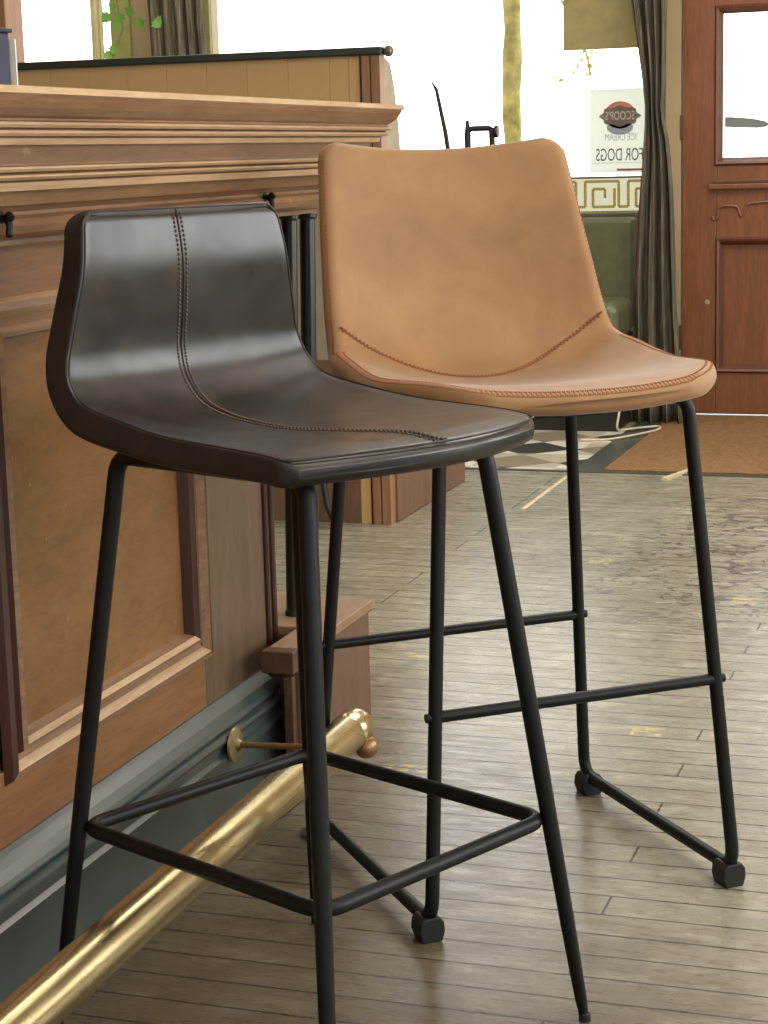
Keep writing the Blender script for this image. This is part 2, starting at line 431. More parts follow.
def brown_stool():
    root = empty('bar_stool', (BR[0], BR[1], 0), BR[2])
    tag(root, 'dark brown leather bar stool with low back and four splayed black legs', 'bar stool', 'bar stools')
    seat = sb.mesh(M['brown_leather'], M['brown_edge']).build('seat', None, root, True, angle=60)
    tag(seat, 'one-piece dark brown leather seat and low back')
    # centre seam: two rows of stitches and a fine ridge
    mb = MB(); s = .004
    N = 120
    for k in range(N):
        a = .006+(sb.L-.012)*k/N; b = a+(sb.L/N)*.55
        for x in (-.0055, .0055):
            c0 = seam_x(a); mb.tube([sb.top(a, c0+x, .0002), sb.top((a+b)/2, c0+x, .0013), sb.top(b, c0+x, .0002)], .0011, 5)
    mb.build('stitching', 'brown_thread', seat, True)
    mb = MB(); mb.tube([sb.top(.003+(sb.L-.006)*k/120, seam_x(.003+(sb.L-.006)*k/120), .0003) for k in range(121)], .0011, 6).build('seam', 'seam_dark', seat, True)
    # piping around the upper edge
    pts = []
    K = 120
    def edge(s): return sb.halfw(s)-.004
    for k in range(K+1):
        q = .5-.5*math.cos(PI*k/K); a = .003+(sb.L-.006)*q; pts.append(sb.top(a, edge(a), -.0004))
    for k in range(K+1):
        q = .5-.5*math.cos(PI*(1-k/K)); a = .003+(sb.L-.006)*q; pts.append(sb.top(a, -edge(a), -.0004))
    fr = []
    for k in range(25): x = -edge(.003)+2*edge(.003)*k/24; fr.append(sb.top(.003, x, -.0004))
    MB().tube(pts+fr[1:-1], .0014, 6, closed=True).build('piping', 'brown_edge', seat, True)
    wf, wt, zr, zt, k = .2285, .1511, .2472, .683, .91
    def leg_pt(i, j, z):
        q = z/.6668; a = wf*(1-q)+wt*q; return Vector((i*a+(.010*(1-q) if (i, j) == (-1, 1) else 0), j*a*k, z))
    r0 = .0098
    for (i, j) in ((-1,-1), (1,-1), (1,1), (-1,1)):
        path = [leg_pt(i, j, z) for z in (.004, .03, .12, .3, .5, .62)]
        topz = .681 if i > 0 else .679; p = leg_pt(i, j, topz)
        inward = Vector((-i, 0, 0))
        arc = fillet([leg_pt(i, j, .62), p, p+inward*.05], .028, 8)
        mb = MB(); pp = path[:-1]+arc
        rr = [.0055, .0072, .0086]+[r0]*(len(pp)-3)
        mb.tube(pp, rr, 16)
        leg = mb.build('leg', 'black_metal', root, True, angle=80)
        MB().lathe([(.0068,0),(.0072,.001),(.0068,.009),(.005,.0105)], Matrix.Translation(leg_pt(i, j, 0)), 14).build('foot_cap', 'black_rubber', leg, True)
    # seat frame: side rails joining the legs, cross rails and mounting plate
    mb = MB()
    for j in (-1, 1):
        a = leg_pt(1, j, .681); b = leg_pt(-1, j, .679)
        mb.tube([a+Vector((-.045,0,0)), b+Vector((.045,0,0))], r0, 12)
    for u in (-.06, .06): mb.tube([(u, -.11, .670), (u, .11, .670)], .006, 10)
    mb.box(-.09, .07, -.12, .12, .671, .6765)
    mb.build('seat_frame', 'black_metal', root, True)
    # footrest ring
    cs = [leg_pt(i, j, zr) for i, j in ((-1,-1),(1,-1),(1,1),(-1,1))]
    inn = [Vector((c.x-math.copysign(.004, c.x), c.y-math.copysign(.004, c.y), zr)) for c in cs]
    # rounded square, its corners just inside the legs
    MB().tube(fillet([Vector((c.x*1.0, c.y*1.0, zr)) for c in inn], .030, 8, True), .0087, 14, closed=True).build('footrest_ring', 'black_metal', root, True)
    return root
brown_stool()

# ------------------------------------------------------------------ tan stool
TN = (-.660, 2.511, .6893)
def tan_map(u, x, z): return (x-.008*min(1, max(0, (z-.70)/.2)), -u, z)      # seat faces local -Y
st = Shell([(.232,.690),(.19,.690),(.12,.681),(.04,.671),(-.03,.667),(-.09,.672),(-.135,.690),(-.163,.722),(-.182,.770),(-.197,.835),(-.214,.915),(-.238,1.012)],
           [(0,.214),(.2,.235),(.40,.233),(.52,.222),(.7,.210),(1,.187)],
           [(0,.014),(.2,.026),(.42,.054),(.55,.056),(.75,.052),(1,.038)],
           [(0,.031),(.3,.033),(.8,.030),(1,.028)], [(0,.038),(.2,.015),(.4,0),(.85,0),(1,.009)], .085, .032, tan_map, 2.2)
st.rtop, st.rbot = .0135, .0155
def tan_stool():
    root = empty('bar_stool', (TN[0], TN[1], 0), TN[2])
    tag(root, 'tan leather bar stool with high bucket back on black sled legs', 'bar stool', 'bar stools')
    seat = st.mesh(M['tan'], M['tan']).build('seat', None, root, True, angle=70)
    tag(seat, 'one-piece tan bucket seat and back')
    # crease where back meets seat
    def crease(x):
        q = x/.205; return st.L*(.445+.158*abs(q)**1.7)
    mb = MB()
    N = 74
    for k in range(N):
        x0 = -.208+.416*k/N; x1 = x0+.0030
        for d in (-.004, .004):
            mb.tube([st.top(crease(x0)+d, x0, 0), st.top(crease((x0+x1)/2)+d, (x0+x1)/2, .0011), st.top(crease(x1)+d, x1, 0)], .0009, 5)
    mb.build('back_stitching', 'tan_thread', seat, True)
    MB().tube([st.top(crease(-.210+.420*k/60), -.210+.420*k/60, .0) for k in range(61)], .0011, 6).build('back_seam', 'tan_seam', seat, True)
    # cross-stitch round the front rim and up the sides of the seat
    def surf(s, x):      # point on the upper surface, rounding at lip and sides included
        s = max(s, .0006); T = interp(st.thick, s/st.L); e = T/2
        if s < e: T = T*math.sqrt(max(0, 1-((e-s)/e)**2))*.92+T*.08
        T2 = T/2; w = st.halfw(s); r = min(st.rtop, T2*.98); q = abs(x)-(w-r); h = T2
        if q > 0: h = T2-r+math.sqrt(max(0, r*r-min(q, r)**2))
        return st.point(s, math.copysign(min(abs(x), w), x), h+.0004)
    out = []; L1 = st.L*.46; n = 400
    for k in range(n): a = L1*(1-(k/n))**2*1.0; out.append((a, -st.halfw(a)))
    w0 = st.halfw(0)
    for k in range(61): out.append((0, -w0+2*w0*k/60))
    for k in range(1, n+1): a = L1*(k/n)**2; out.append((a, st.halfw(a)))
    def inset(k, d):
        (s0, x0), (s1, x1) = out[max(k-3, 0)], out[min(k+3, len(out)-1)]
        tv = Vector((s1-s0, x1-x0)).normalized(); nv = Vector((-tv.y, tv.x))
        if nv.x*1.0+nv.y*(-1 if out[k][1] > 0 else 1)*.5 < 0: nv = -nv
        p = Vector(out[k])+nv*d; return surf(p.x, p.y)
    A0 = [inset(k, .0115) for k in range(len(out))]; A1 = [inset(k, .0025) for k in range(len(out))]
    dist = [0]
    for a, b in zip(A0, A0[1:]): dist.append(dist[-1]+(b-a).length)
    def samp(C_, d):
        import bisect
        i = min(max(bisect.bisect(dist, d)-1, 0), len(C_)-2); q = (d-dist[i])/max(1e-9, dist[i+1]-dist[i]); return C_[i].lerp(C_[i+1], min(max(q, 0), 1))
    mb = MB(); N = int(dist[-1]/.0062)
    for k in range(N):
        a, b = dist[-1]*k/N, dist[-1]*(k+.55)/N
        mb.tube([samp(A0, a), samp(A1, b)], .0009, 5); mb.tube([samp(A0, b), samp(A1, a)], .0009, 5)
    def rim(s, side, h):
        w = st.halfw(s); T2 = interp(st.thick, s/st.L)/2; r = min(st.rtop, T2*.98); ang = math.radians(58-46*h)
        return st.point(s, side*(w-r+r*math.cos(ang)+.0002), T2-r+r*math.sin(ang)+.0001)
    for side in (-1, 1):
        n3 = 60
        for k in range(n3):
            a = L1+(st.L*.97-L1)*k/n3; mb.tube([rim(a, side, .75), rim(a+.0035, side, 1)], .0006, 5)
    mb.build('rim_stitching', 'tan_thread', seat, True)
    fa, ta, tb, zt, zf = .2256, .1789, .1756, .6477, .2925
    def leg_pt(i, j, z):
        q = z/zt; return Vector((i*(fa*(1-q)+ta*q), j*(fa*(1-q)+tb*q), z))
    R = .0092
    for i in (-1, 1):
        zb = .026
        path = [leg_pt(i,-1,.675)+Vector((-i*.05,0.010,0)), leg_pt(i,-1,.675), leg_pt(i,-1,zb), leg_pt(i,1,zb), leg_pt(i,1,.678), leg_pt(i,1,.678)+Vector((-i*.05,0,0))]
        f = fillet(path, .035, 8)
        sled = MB().tube(f, R, 16).build('sled_leg', 'black_metal', root, True, angle=80)
        for j in (-1, 1):
            c = leg_pt(i, j, zb)
            if i == -1 and j == 1:
                MB().lathe([(.028,0),(.030,.002),(.030,.006),(.014,.010),(.010,.022)], Matrix.Translation((c.x, c.y-.012, 0)), 22).build('glide', 'glide', sled, True)
            else:
                mb = MB()
                mb.prism([(-.0135,0),(.0135,0),(.0175,.013),(.0165,.026),(.011,.033),(-.011,.033),(-.0165,.026),(-.0175,.013)], -.017, .017, 'y')
                g = mb.build('glide', 'black_rubber', sled, False, .002)
                g.location = (c.x, c.y-j*.014, 0)
                mb = MB(); mb.box(-.011, .011, -.012, .012, .006, .034)
    for j in (-1, 1):
        a, b = leg_pt(-1, j, zf), leg_pt(1, j, zf); e = Vector((.013,0,0))
        fr = MB().tube([a, b], .0078, 14)
        fr.tube([a-e, a-e*.1], .0062, 12); fr.tube([b+e*.1, b+e], .0062, 12)
        fr.build('footrest', 'black_metal', root, True)
    mb = MB()
    for j in (-1, 1):
        z_ = .678 if j > 0 else .675; a, b = leg_pt(-1, j, z_), leg_pt(1, j, z_); dy = Vector((0, .010 if j < 0 else 0, 0))
        mb.tube(fillet([a+Vector((.045,0,0))+dy, a+Vector((.07,.004,-.002))+dy, b+Vector((-.07,.004,-.002))+dy, b-Vector((.045,0,0))+dy], .02, 4), R, 12)
    for i in (-.09, .09): mb.tube([(i, -.12, .655), (i, .12, .655)], .006, 10)
    mb.box(-.10, .10, -.10, .10, .648, .653)
    mb.build('seat_frame', 'black_metal', root, True)
    return root
tan_stool()

# ------------------------------------------------------------------ bar counter
bar = empty('bar_counter', (-1.4, 1.9, 0)); 
tag(bar, 'long panelled oak bar counter with moulded cornice and dark green skirting', 'bar counter')
def bp(mb, name, mat, **k):
    o = mb.build(name, mat, None, **k); o.parent = bar; o.matrix_parent_inverse = Matrix.Translation((1.4,-1.9,0)); return o
Y0, YE, XP = .55, 2.885, -1.17
bp(MB().box(-1.75, XP-.022, Y0, YE-.005, .0, .93), 'carcass', 'bar_stile')
# front frame: rails and stiles
bp(MB().box(XP-.02, XP, Y0, YE, .822, .915), 'upper_rail', 'bar_rail', bevel=.002)
bp(MB().box(XP-.02, XP, Y0, 2.5915, .13, .262), 'lower_rail', 'bar_rail', bevel=.002)
bp(MB().box(XP-.02, XP, 2.5918, 2.845, .13, .822), 'stile', 'bar_stile', bevel=.002)
bp(MB().box(XP-.02, XP, 1.86, 1.968, .262, .822), 'stile', 'bar_rail', bevel=.002)
bp(MB().box(XP-.02, XP, 1.10, 1.23, .262, .822), 'stile', 'bar_rail', bevel=.002)
def panel(y0, y1, z0, z1):
    bp(MB().box(XP-.03, XP-.012, y0-.02, y1+.02, z0-.02, z1+.02), 'front_panel', 'bar_panel')
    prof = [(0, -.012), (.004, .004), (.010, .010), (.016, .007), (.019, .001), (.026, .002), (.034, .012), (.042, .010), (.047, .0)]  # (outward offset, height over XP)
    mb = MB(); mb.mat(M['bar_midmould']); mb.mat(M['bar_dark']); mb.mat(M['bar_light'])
    HP, VP = [0,2,0,0,0,2,0,2], [1,1,0,1,1,0,1,1]; si = 0  # highlight and shade lines of the moulding coloured in by material
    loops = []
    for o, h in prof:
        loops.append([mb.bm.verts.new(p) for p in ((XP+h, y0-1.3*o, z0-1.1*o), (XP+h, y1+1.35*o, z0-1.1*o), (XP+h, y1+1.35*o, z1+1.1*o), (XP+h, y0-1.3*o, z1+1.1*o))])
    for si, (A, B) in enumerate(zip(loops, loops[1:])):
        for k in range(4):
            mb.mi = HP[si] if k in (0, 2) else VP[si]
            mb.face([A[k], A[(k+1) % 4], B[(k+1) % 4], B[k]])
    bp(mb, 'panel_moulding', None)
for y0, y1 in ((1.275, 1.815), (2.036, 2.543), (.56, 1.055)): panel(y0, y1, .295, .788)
# corner moulding at the bar end
mb = MB()
mb.tube([(XP+.003, 2.846, .20), (XP+.003, 2.846, .9)], .0055, 10); mb.tube([(XP-.0, 2.878, .20), (XP-.0, 2.880, .9)], .006, 10)
bp(mb, 'corner_bead', 'bar_dark', smooth=True)
bp(MB().box(XP-.02, XP-.006, 2.845, YE, .18, .90), 'corner_strip', 'bar_midmould')
# skirting
prof = [(-1.19,0),(-1.131,0),(-1.131,.090),(-1.125,.094),(-1.125,.100),(-1.132,.105),(-1.133,.118),(-1.127,.121),(-1.125,.127),(-1.127,.132),(-1.136,.135),(-1.136,.139),(-1.131,.142),(-1.134,.149),(-1.145,.158),(-1.158,.165),(-1.166,.169),(-1.19,.169)]
bp(MB().prism(prof, Y0, 2.80), 'skirting', 'skirting')
# cornice swept round the overhanging top
def sweep_profile(prof, ybase, name, mats):
    mb = MB()
    for m in mats: mb.mat(m)
    loops = []
    for o, z, mi in prof:
        loops.append(([mb.bm.verts.new(p) for p in ((XP+o, Y0, z), (XP+o, ybase+o, z), (-1.80, ybase+o, z))], mi))
    for (A, ma), (B, _) in zip(loops, loops[1:]):
        mb.mi = ma
        for k in range(2): mb.face([A[k], A[k+1], B[k+1], B[k]])
    return mb
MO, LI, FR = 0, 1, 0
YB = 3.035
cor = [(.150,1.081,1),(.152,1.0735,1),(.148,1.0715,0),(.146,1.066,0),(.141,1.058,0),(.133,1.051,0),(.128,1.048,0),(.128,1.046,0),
       (.131,1.044,1),(.133,1.041,1),(.130,1.038,0),(.124,1.037,0),(.127,1.035,1),(.129,1.032,1),(.126,1.029,0),(.117,1.028,0),  # pale beads have their highlights coloured in
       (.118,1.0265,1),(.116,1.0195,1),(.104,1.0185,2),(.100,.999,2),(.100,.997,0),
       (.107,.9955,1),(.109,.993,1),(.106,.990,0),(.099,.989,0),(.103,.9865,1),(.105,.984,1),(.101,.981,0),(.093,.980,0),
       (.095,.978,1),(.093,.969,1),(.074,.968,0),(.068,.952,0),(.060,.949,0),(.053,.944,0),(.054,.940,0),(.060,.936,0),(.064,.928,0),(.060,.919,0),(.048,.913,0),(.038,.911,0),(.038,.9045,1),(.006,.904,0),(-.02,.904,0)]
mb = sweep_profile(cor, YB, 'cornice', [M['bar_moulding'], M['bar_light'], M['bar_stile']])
M['bar_frieze'] = wood('darker_frieze', (122,92,70), (142,110,86), YG, .42, 6)
mb.mats[2] = M['bar_frieze']
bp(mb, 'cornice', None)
bp(MB().box(-1.80, XP+.149, Y0, YB+.149, 1.0735, 1.0812), 'counter_top', 'bar_light')
bp(MB().box(-1.80, XP+.0, Y0, YB+.0, .9042, 1.073), 'top_core', 'bar_moulding')
# bag hooks
for y in (1.947, 2.757):
    mb = MB(); x = XP+.063
    mb.lathe([(.008,0),(.009,.002),(.004,.004),(.003,.012)], Matrix.Translation((x-.004, y, .938)) @ Matrix.Rotation(PI/2, 4, 'Y'), 12)
    mb.tube(fillet([(x+.004,y,.938),(x+.010,y-.003,.930),(x+.010,y-.006,.922),(x+.011,y-.008,.918)], .006, 4), .0042, 8)
    mb.lathe([(.002,0),(.0058,.002),(.0068,.006),(.004,.010),(.0005,.012)], Matrix.Translation((x+.008, y, .934)), 10)
    tag(bp(mb, 'bag_hook', 'black_metal', smooth=True), 'black bag hook screwed under the bar cornice')

# ------------------------------------------------------------------ brass rail
rail = empty('foot_rail', (-.945, 2.66, 0)); tag(rail, 'polished brass tube foot rail running along the dark green skirting', 'foot rail')
def rp(mb, name, mat, par=rail, **k):
    o = mb.build(name, mat, None, **k); o.parent = par
    o.matrix_parent_inverse = Matrix.Translation((.945,-2.66,0)) if par is rail else Matrix.Identity(4)
    return o
RX, RZ, RR = -.921, .159, .0280
rp(MB().tube([(RX,.6,RZ),(RX,2.535,RZ)], RR, 32), 'tube', 'brass', smooth=True)
rp(MB().tube([(RX,2.530,RZ),(RX,2.535,RZ),(RX,2.537,RZ),(RX,2.570,RZ),(RX,2.580,RZ),(RX,2.584,RZ)], [RR, RR+.0006, RR+.0016, RR+.0016, RR*.93, RR*.75], 32), 'end_cap', 'brass', smooth=True, angle=50)
for y in (2.58, .95):
    br = rp(MB().tube([(-1.125,y,.113),(RX-.012,y-.018,.128),(RX+.012,y-.020,.129)], .0048, 12), 'bracket', 'metal_rust', smooth=True)
    def sub(mb, nm, mat):
        o = mb.build(nm, mat, None, smooth=True); o.parent = br; o.matrix_parent_inverse = Matrix.Identity(4); return o
    sub(MB().lathe([(.026,0),(.028,.002),(.026,.005),(.010,.008),(.007,.014)], Matrix.Translation((-1.1245,y,.113)) @ Matrix.Rotation(PI/2, 4, 'Y'), 28), 'wall_flange', 'old_brass')
    sub(MB().lathe([(.004,-.020)]+[(.018*math.cos(a), .018*math.sin(a)) for a in [math.radians(q) for q in range(-80,91,10)]], Matrix.Translation((RX+.020,y-.020,.133)) @ Matrix.Rotation(PI/2, 4, 'Y'), 24), 'ball_finial', 'metal_rust')

# ------------------------------------------------------------------ plinth box with posts
bx = empty('wooden_box', (-1.12, 2.93, 0)); tag(bx, 'low pinkish brown wooden box standing on the floor at the end of the bar', 'box')
def child(mb, name, mat, root, **k):
    o = mb.build(name, mat, None, **k); o.parent = root
    o.matrix_parent_inverse = (Matrix.Translation(root.location) @ Matrix.Rotation(root.rotation_euler.z, 4, 'Z')).inverted(); return o
child(MB().box(-1.28, -1.081, 2.89, 3.105, 0, .205), 'carcass', 'box', bx, bevel=.002)
child(MB().box(-1.103, -1.081, 2.757, 2.89, 0, .205), 'side_board', 'box', bx, bevel=.002)
child(MB().box(-1.103, -1.087, 2.740, 2.756, 0, .178), 'front_board', 'boxdark', bx, bevel=.002)
child(MB().box(-1.135, -1.080, 2.728, 2.757, .186, .2225), 'front_cap', 'boxdark', bx, bevel=.002)
child(MB().box(-1.285, -1.073, 2.89, 3.112, .205, .222), 'top_board', 'boxtop', bx, bevel=.002)
child(MB().box(-1.133, -1.073, 2.7575, 2.8898, .205, .222), 'top_edge_board', 'boxtop', bx, bevel=.002)
for k, (y, x, lab) in enumerate(((3.010,-1.170,'slim black post under the bar overhang, the one nearer the bar panels'), (3.070,-1.160,'slim black post under the bar overhang, the one nearer the outer end'))):
    r = empty('support_post', (x, y-.04, .222)); tag(r, lab, 'post', 'posts under the bar overhang')
    child(MB().tube([(x,y-.040,.226),(x,y,.902)], .0135, 20), 'tube', 'post', r, smooth=True)
    child(MB().lathe([(.016,0),(.016,.006),(.0135,.010),(.0125,.014)], Matrix.Translation((x,y-.040,.222)), 20), 'base_collar', 'post', r, smooth=True)
    child(MB().lathe([(.0125,0),(.017,.006),(.017,.012)], Matrix.Translation((x,y,.891)), 20), 'top_collar', 'post', r, smooth=True)

# ------------------------------------------------------------------ blue box on the bar
b = empty('menu_box', (-1.13, 1.93, 1.0812)); tag(b, 'navy blue box standing on the bar top with a white card against it', 'box')
child(MB().box(-1.16, -1.105, 1.84, 1.983, 1.0815, 1.146), 'body', 'blue', b, bevel=.002)
child(MB().box(-1.163, -1.102, 1.837, 1.986, 1.1460, 1.1505), 'lid', 'black', b, bevel=.001)
o = MB().box(-1.158, -1.100, 1.9862, 1.9885, 1.0815, 1.139).build('menu_card', 'white'); tag(o, 'small white card standing behind the navy blue box', 'card')

# ------------------------------------------------------------------ room shell
def struct(mb, name, mat, **k):
    o = mb.build(name, mat, None, **k); o['kind'] = 'structure'; return o
WY = 7.10
struct(MB().box(-5.0, 2.6, -2.5, 5.79, -.05, 0), 'floor', 'floor')
struct(MB().box(-5.0, -1.325, 5.79, WY+.2, -.05, 0), 'floor_mosaic', 'mosaic')
struct(MB().box(-1.325, -1.232, 5.79, WY+.2, -.05, .0005), 'trim_1', 'tile_dark')
struct(MB().box(-1.232, 2.6, 5.79, WY+.2, -.05, -.0005), 'floor_entrance', 'tile_dark')
o = struct(MB().box(-5.0, 2.6, 5.765, 5.79, 0, .003), 'trim_2', 'tile_dark')
o = MB().box(-1.225, .9, 5.80, WY-.03, -.0003, .006).build('door_mat', 'coir', None); tag(o, 'brown coir mat filling the floor in front of the entrance door', 'mat')
struct(MB().box(-1.322, -1.310, 5.13, 5.765, -.001, .0012), 'trim_3', 'white_strip')  # narrow pale strip on the boards before the entrance
struct(MB().prism([(-1.018,5.668),(-1.000,5.668),(-.935,5.895),(-.955,5.895)], -.001, .0085, 'z'), 'trim_4', 'white_strip')
struct(MB().box(-5.0, 2.6, -2.5, WY+.2, 2.85, 2.95), 'ceiling', 'ceiling')
struct(MB().box(-5.1, -5.0, -2.5, WY+.2, 0, 2.85), 'wall_left', 'beige_wall')
# back wall, openings for two windows and the door
W1, W2, DR = (-4.02, -3.46), (-3.115, -1.262), (-1.205, -.245)
WB, WT = .755, 2.45
mb = MB()
mb.box(-5.0, W1[0], WY, WY+.2, 0, 2.85)
mb.box(W1[0], W2[1], WY, WY+.2, 0, WB); mb.box(W1[0], W2[1], WY, WY+.2, WT, 2.85)
mb.box(W1[1], W2[0], WY, WY+.2, WB, WT)
mb.box(W2[1], DR[0], WY, WY+.2, 0, 2.85)
mb.box(DR[0], DR[1], WY, WY+.2, 2.30, 2.85)
mb.box(DR[1], 2.6, WY, WY+.2, 0, 2.85)
struct(mb, 'wall_back', 'beige_wall')
# windows
def window(n, x0, x1, key=False):
    r = empty('window_%d' % n, ((x0+x1)/2, WY+.1, WB)); r['kind'] = 'structure'
    def c(mb, nm, mat, **k):
        return child(mb, nm, mat, r, **k)
    fw = .022
    mb = MB(); mb.box(x0, x0+fw, WY+.06, WY+.10, WB, WT); mb.box(x1-fw, x1, WY+.06, WY+.10, WB, WT)
    mb.box(x0+fw, x1-fw, WY+.06, WY+.10, WT-fw, WT); mb.box(x0+fw, x1-fw, WY+.06, WY+.10, WB, WB+.008)
    c(mb, 'window_frame', 'green_frame')
    if key:
        c(MB().box(x0+fw, x1-fw, WY+.055, WY+.105, .885, .8925), 'transom_bar', 'lead')
        c(MB().box(x0+fw, x1-fw, WY+.079, WY+.083, .8925, WT-fw), 'glass', 'glass')
        c(MB().box(x0+fw, x1-fw, WY+.079, WY+.083, WB+.008, .885), 'frieze_glass', 'frieze')
        mb = MB(); zb, H = WB+.024, .095; u = .165; t_ = .0105; y0, y1 = WY+.076, WY+.0788
        k = 0; x = x1-fw-.004
        while x-u > x0+fw:
            def hb(a, b_, z): mb.box(x-u*b_, x-u*a, y0, y1, zb+H*z-t_/2, zb+H*z+t_/2)
            def vb(a, z0, z1): mb.box(x-u*a-t_/2, x-u*a+t_/2, y0, y1, zb+H*z0, zb+H*z1)
            hb(0, .78, 1); vb(.78, .0, 1); hb(.78, 1, 0); vb(1, 0, 1)
            vb(.10, 0, .72) ; hb(.10, .60, 0); vb(.60, 0, .70); hb(.32, .60, .70); vb(.32, .34, .70)
            x -= u
        c(mb, 'key_pattern', 'keyfilm')
    else:
        c(MB().box(x0+fw, x1-fw, WY+.079, WY+.083, WB+.008, WT-fw), 'glass', 'glass')
    c(MB().box(x0-.0, x1+.0, WY-.03, WY+.055, WB-.008, WB+.002), 'window_sill', 'lead')
    return r
window(1, *W1); window(2, *W2, key=True)

# roller blind
o = empty('roller_blind', (-1.47, 7.0, 1.9)); tag(o, 'olive roller blind partly lowered over the window beside the grey curtain', 'blind')
child(MB().box(-1.625, -1.27, 7.02, 7.023, 1.366, 2.42), 'fabric', 'blind', o)
child(MB().box(-1.625, -1.27, 7.017, 7.026, 1.353, 1.367), 'bottom_bar', 'blind', o)
child(MB().tube([(-1.63, 7.03, 2.44), (-1.265, 7.03, 2.44)], .022, 16), 'roller', 'blind', o, smooth=True)

# poster on the window with mirrored lettering
p = empty('window_poster', (-1.42, WY+.075, 1.0)); tag(p, 'pale poster on the window glass with mirrored lettering and a round badge', 'poster')
PX0, PX1, PZ0, PZ1 = -1.56, -1.33, .905, 1.215
child(MB().box(PX0, PX1, WY+.0765, WY+.078, PZ0, PZ1), 'paper', 'paper', p)
cx, cz = -1.447, 1.112
def disc(cx, cz, rx, rz, y, mat, nm, sc=0, n=64, a0=0, a1=2*PI):
    poly = []
    for k in range(n):
        a = a0+(a1-a0)*k/n; m_ = 1+sc*abs(math.sin(a*4.5)); poly.append((cx+rx*m_*math.cos(a), cz+rz*m_*math.sin(a)))
    return child(MB().prism(poly, y-.0004, y+.0004, 'y'), nm, mat, p)
disc(cx, cz+.006, .060, .050, WY+.0755, 'ink_red', 'badge_top')
mb = MB()
poly = []
for k in range(80):
    a = 2*PI*k/80; poly.append((cx+.074*(1+.08*math.cos(8*a))*math.cos(a), cz+.002+.036*(1+.10*math.cos(8*a))*math.sin(a)))
child(mb.prism(poly, WY+.0742, WY+.0750, 'y'), 'badge', 'ink_grey', p)
disc(cx, cz-.040, .050, .026, WY+.0755, 'ink_pale', 'badge_bottom')
def text(body, cx, cz, h, wid, mat, y, name='lettering', par=p):
    cu = bpy.data.curves.new(name, 'FONT'); cu.body = body; cu.align_x = 'CENTER'; cu.align_y = 'CENTER'; cu.size = 1; cu.extrude = .02
    ob = bpy.data.objects.new(name, cu); COL.objects.link(ob); bpy.context.view_layer.update()
    w = ob.dimensions.x; hh = ob.dimensions.y
    dg = bpy.context.evaluated_depsgraph_get(); me = bpy.data.meshes.new_from_object(ob.evaluated_get(dg))
    bpy.data.objects.remove(ob)
    o = bpy.data.objects.new(name, me); COL.objects.link(o); me.materials.clear(); me.materials.append(M[mat])
    mt = Matrix.Translation((cx, y, cz)) @ Matrix.Rotation(PI, 4, 'Z') @ Matrix.Rotation(PI/2, 4, 'X') @ Matrix.Diagonal((wid/w, h/hh, .012, 1))
    me.transform(mt); o.parent = par; o.matrix_parent_inverse = Matrix.Translation(par.location).inverted(); return o
text("SCOOP'S", cx, cz+.002, .032, .110, 'paper2', WY+.0735)
text("ICE CREAM", cx+.002, cz-.076, .026, .118, 'ink_pale', WY+.0755)
text("FOR DOGS", cx-.002, .970, .046, .178, 'ink_dark', WY+.0755)
child(MB().box(PX0+.01, PX1-.002, WY+.0755, WY+.0765, .941, .9425), 'rule_line', 'ink_pale', p)
child(MB().box(PX0+.10, PX1-.02, WY+.0755, WY+.0765, .912, .920), 'red_smear', 'ink_red', p)

# sewing machine on the sill, slanting rod beside it
sm = empty('sewing_machine', (-2.0, 7.06, .759)); tag(sm, 'small black vintage sewing machine standing on the window sill', 'sewing machine')
mb = MB(); mb.box(-2.06, -1.90, 7.075, 7.145, .760, .90)
child(mb, 'wooden_base', 'black', sm, bevel=.003)
mb = MB(); yy = 7.11
mb.tube(fillet([(-1.925,yy,.895),(-1.925,yy,1.005),(-1.928,yy,1.085)], .03, 5), [.016]+[.012]*7+[.008] if False else .011, 12)
mb.tube(fillet([(-1.925,yy,1.02),(-1.925,yy,1.083),(-2.02,yy,1.083),(-2.025,yy,1.04)], .02, 6), .0105, 12)
child(mb, 'arm', 'black', sm, smooth=True)
mb = MB(); mb.tube([(-2.022,yy,1.115),(-2.022,yy,1.06),(-2.022,yy,.965),(-2.022,yy,.905)], [.006,.013,.012,.004], 12)
child(mb, 'needle_head', 'black', sm, smooth=True)
child(MB().lathe([(.006,-.008),(.022,-.006),(.024,0),(.022,.006),(.006,.008)], Matrix.Translation((-1.908, yy, 1.07)) @ Matrix.Rotation(PI/2, 4, 'Y'), 20), 'handwheel', 'black', sm, smooth=True)
o = MB().tube([(-2.076,7.14,.7605),(-2.12,7.145,1.07),(-2.155,7.15,1.235),(-2.172,7.15,1.262)], [.011,.009,.007,.003], 10).build('slanted_rod', 'black', None, True)
tag(o, 'thin black rod leaning against the window glass behind the bar end', 'rod')

# green booth bench under the window
bn = empty('booth_bench', (-2.4, 6.8, 0)); tag(bn, 'dark green leather bench seat below the window with a buttoned-flat back', 'bench')
bn['label'] = 'dark green leather bench below the window beside the grey curtain'
child(MB().box(-4.2, -1.348, 6.93, 7.068, .34, .7455), 'backrest', 'green_leather', bn, bevel=.022, seg=4)
child(MB().box(-4.2, -1.348, 6.62, 6.928, .32, .462), 'seat', 'green_leather', bn, bevel=.035, seg=5)
child(MB().box(-4.2, -1.352, 6.64, 7.06, 0, .319), 'base', 'bench_dark', bn, bevel=.004)

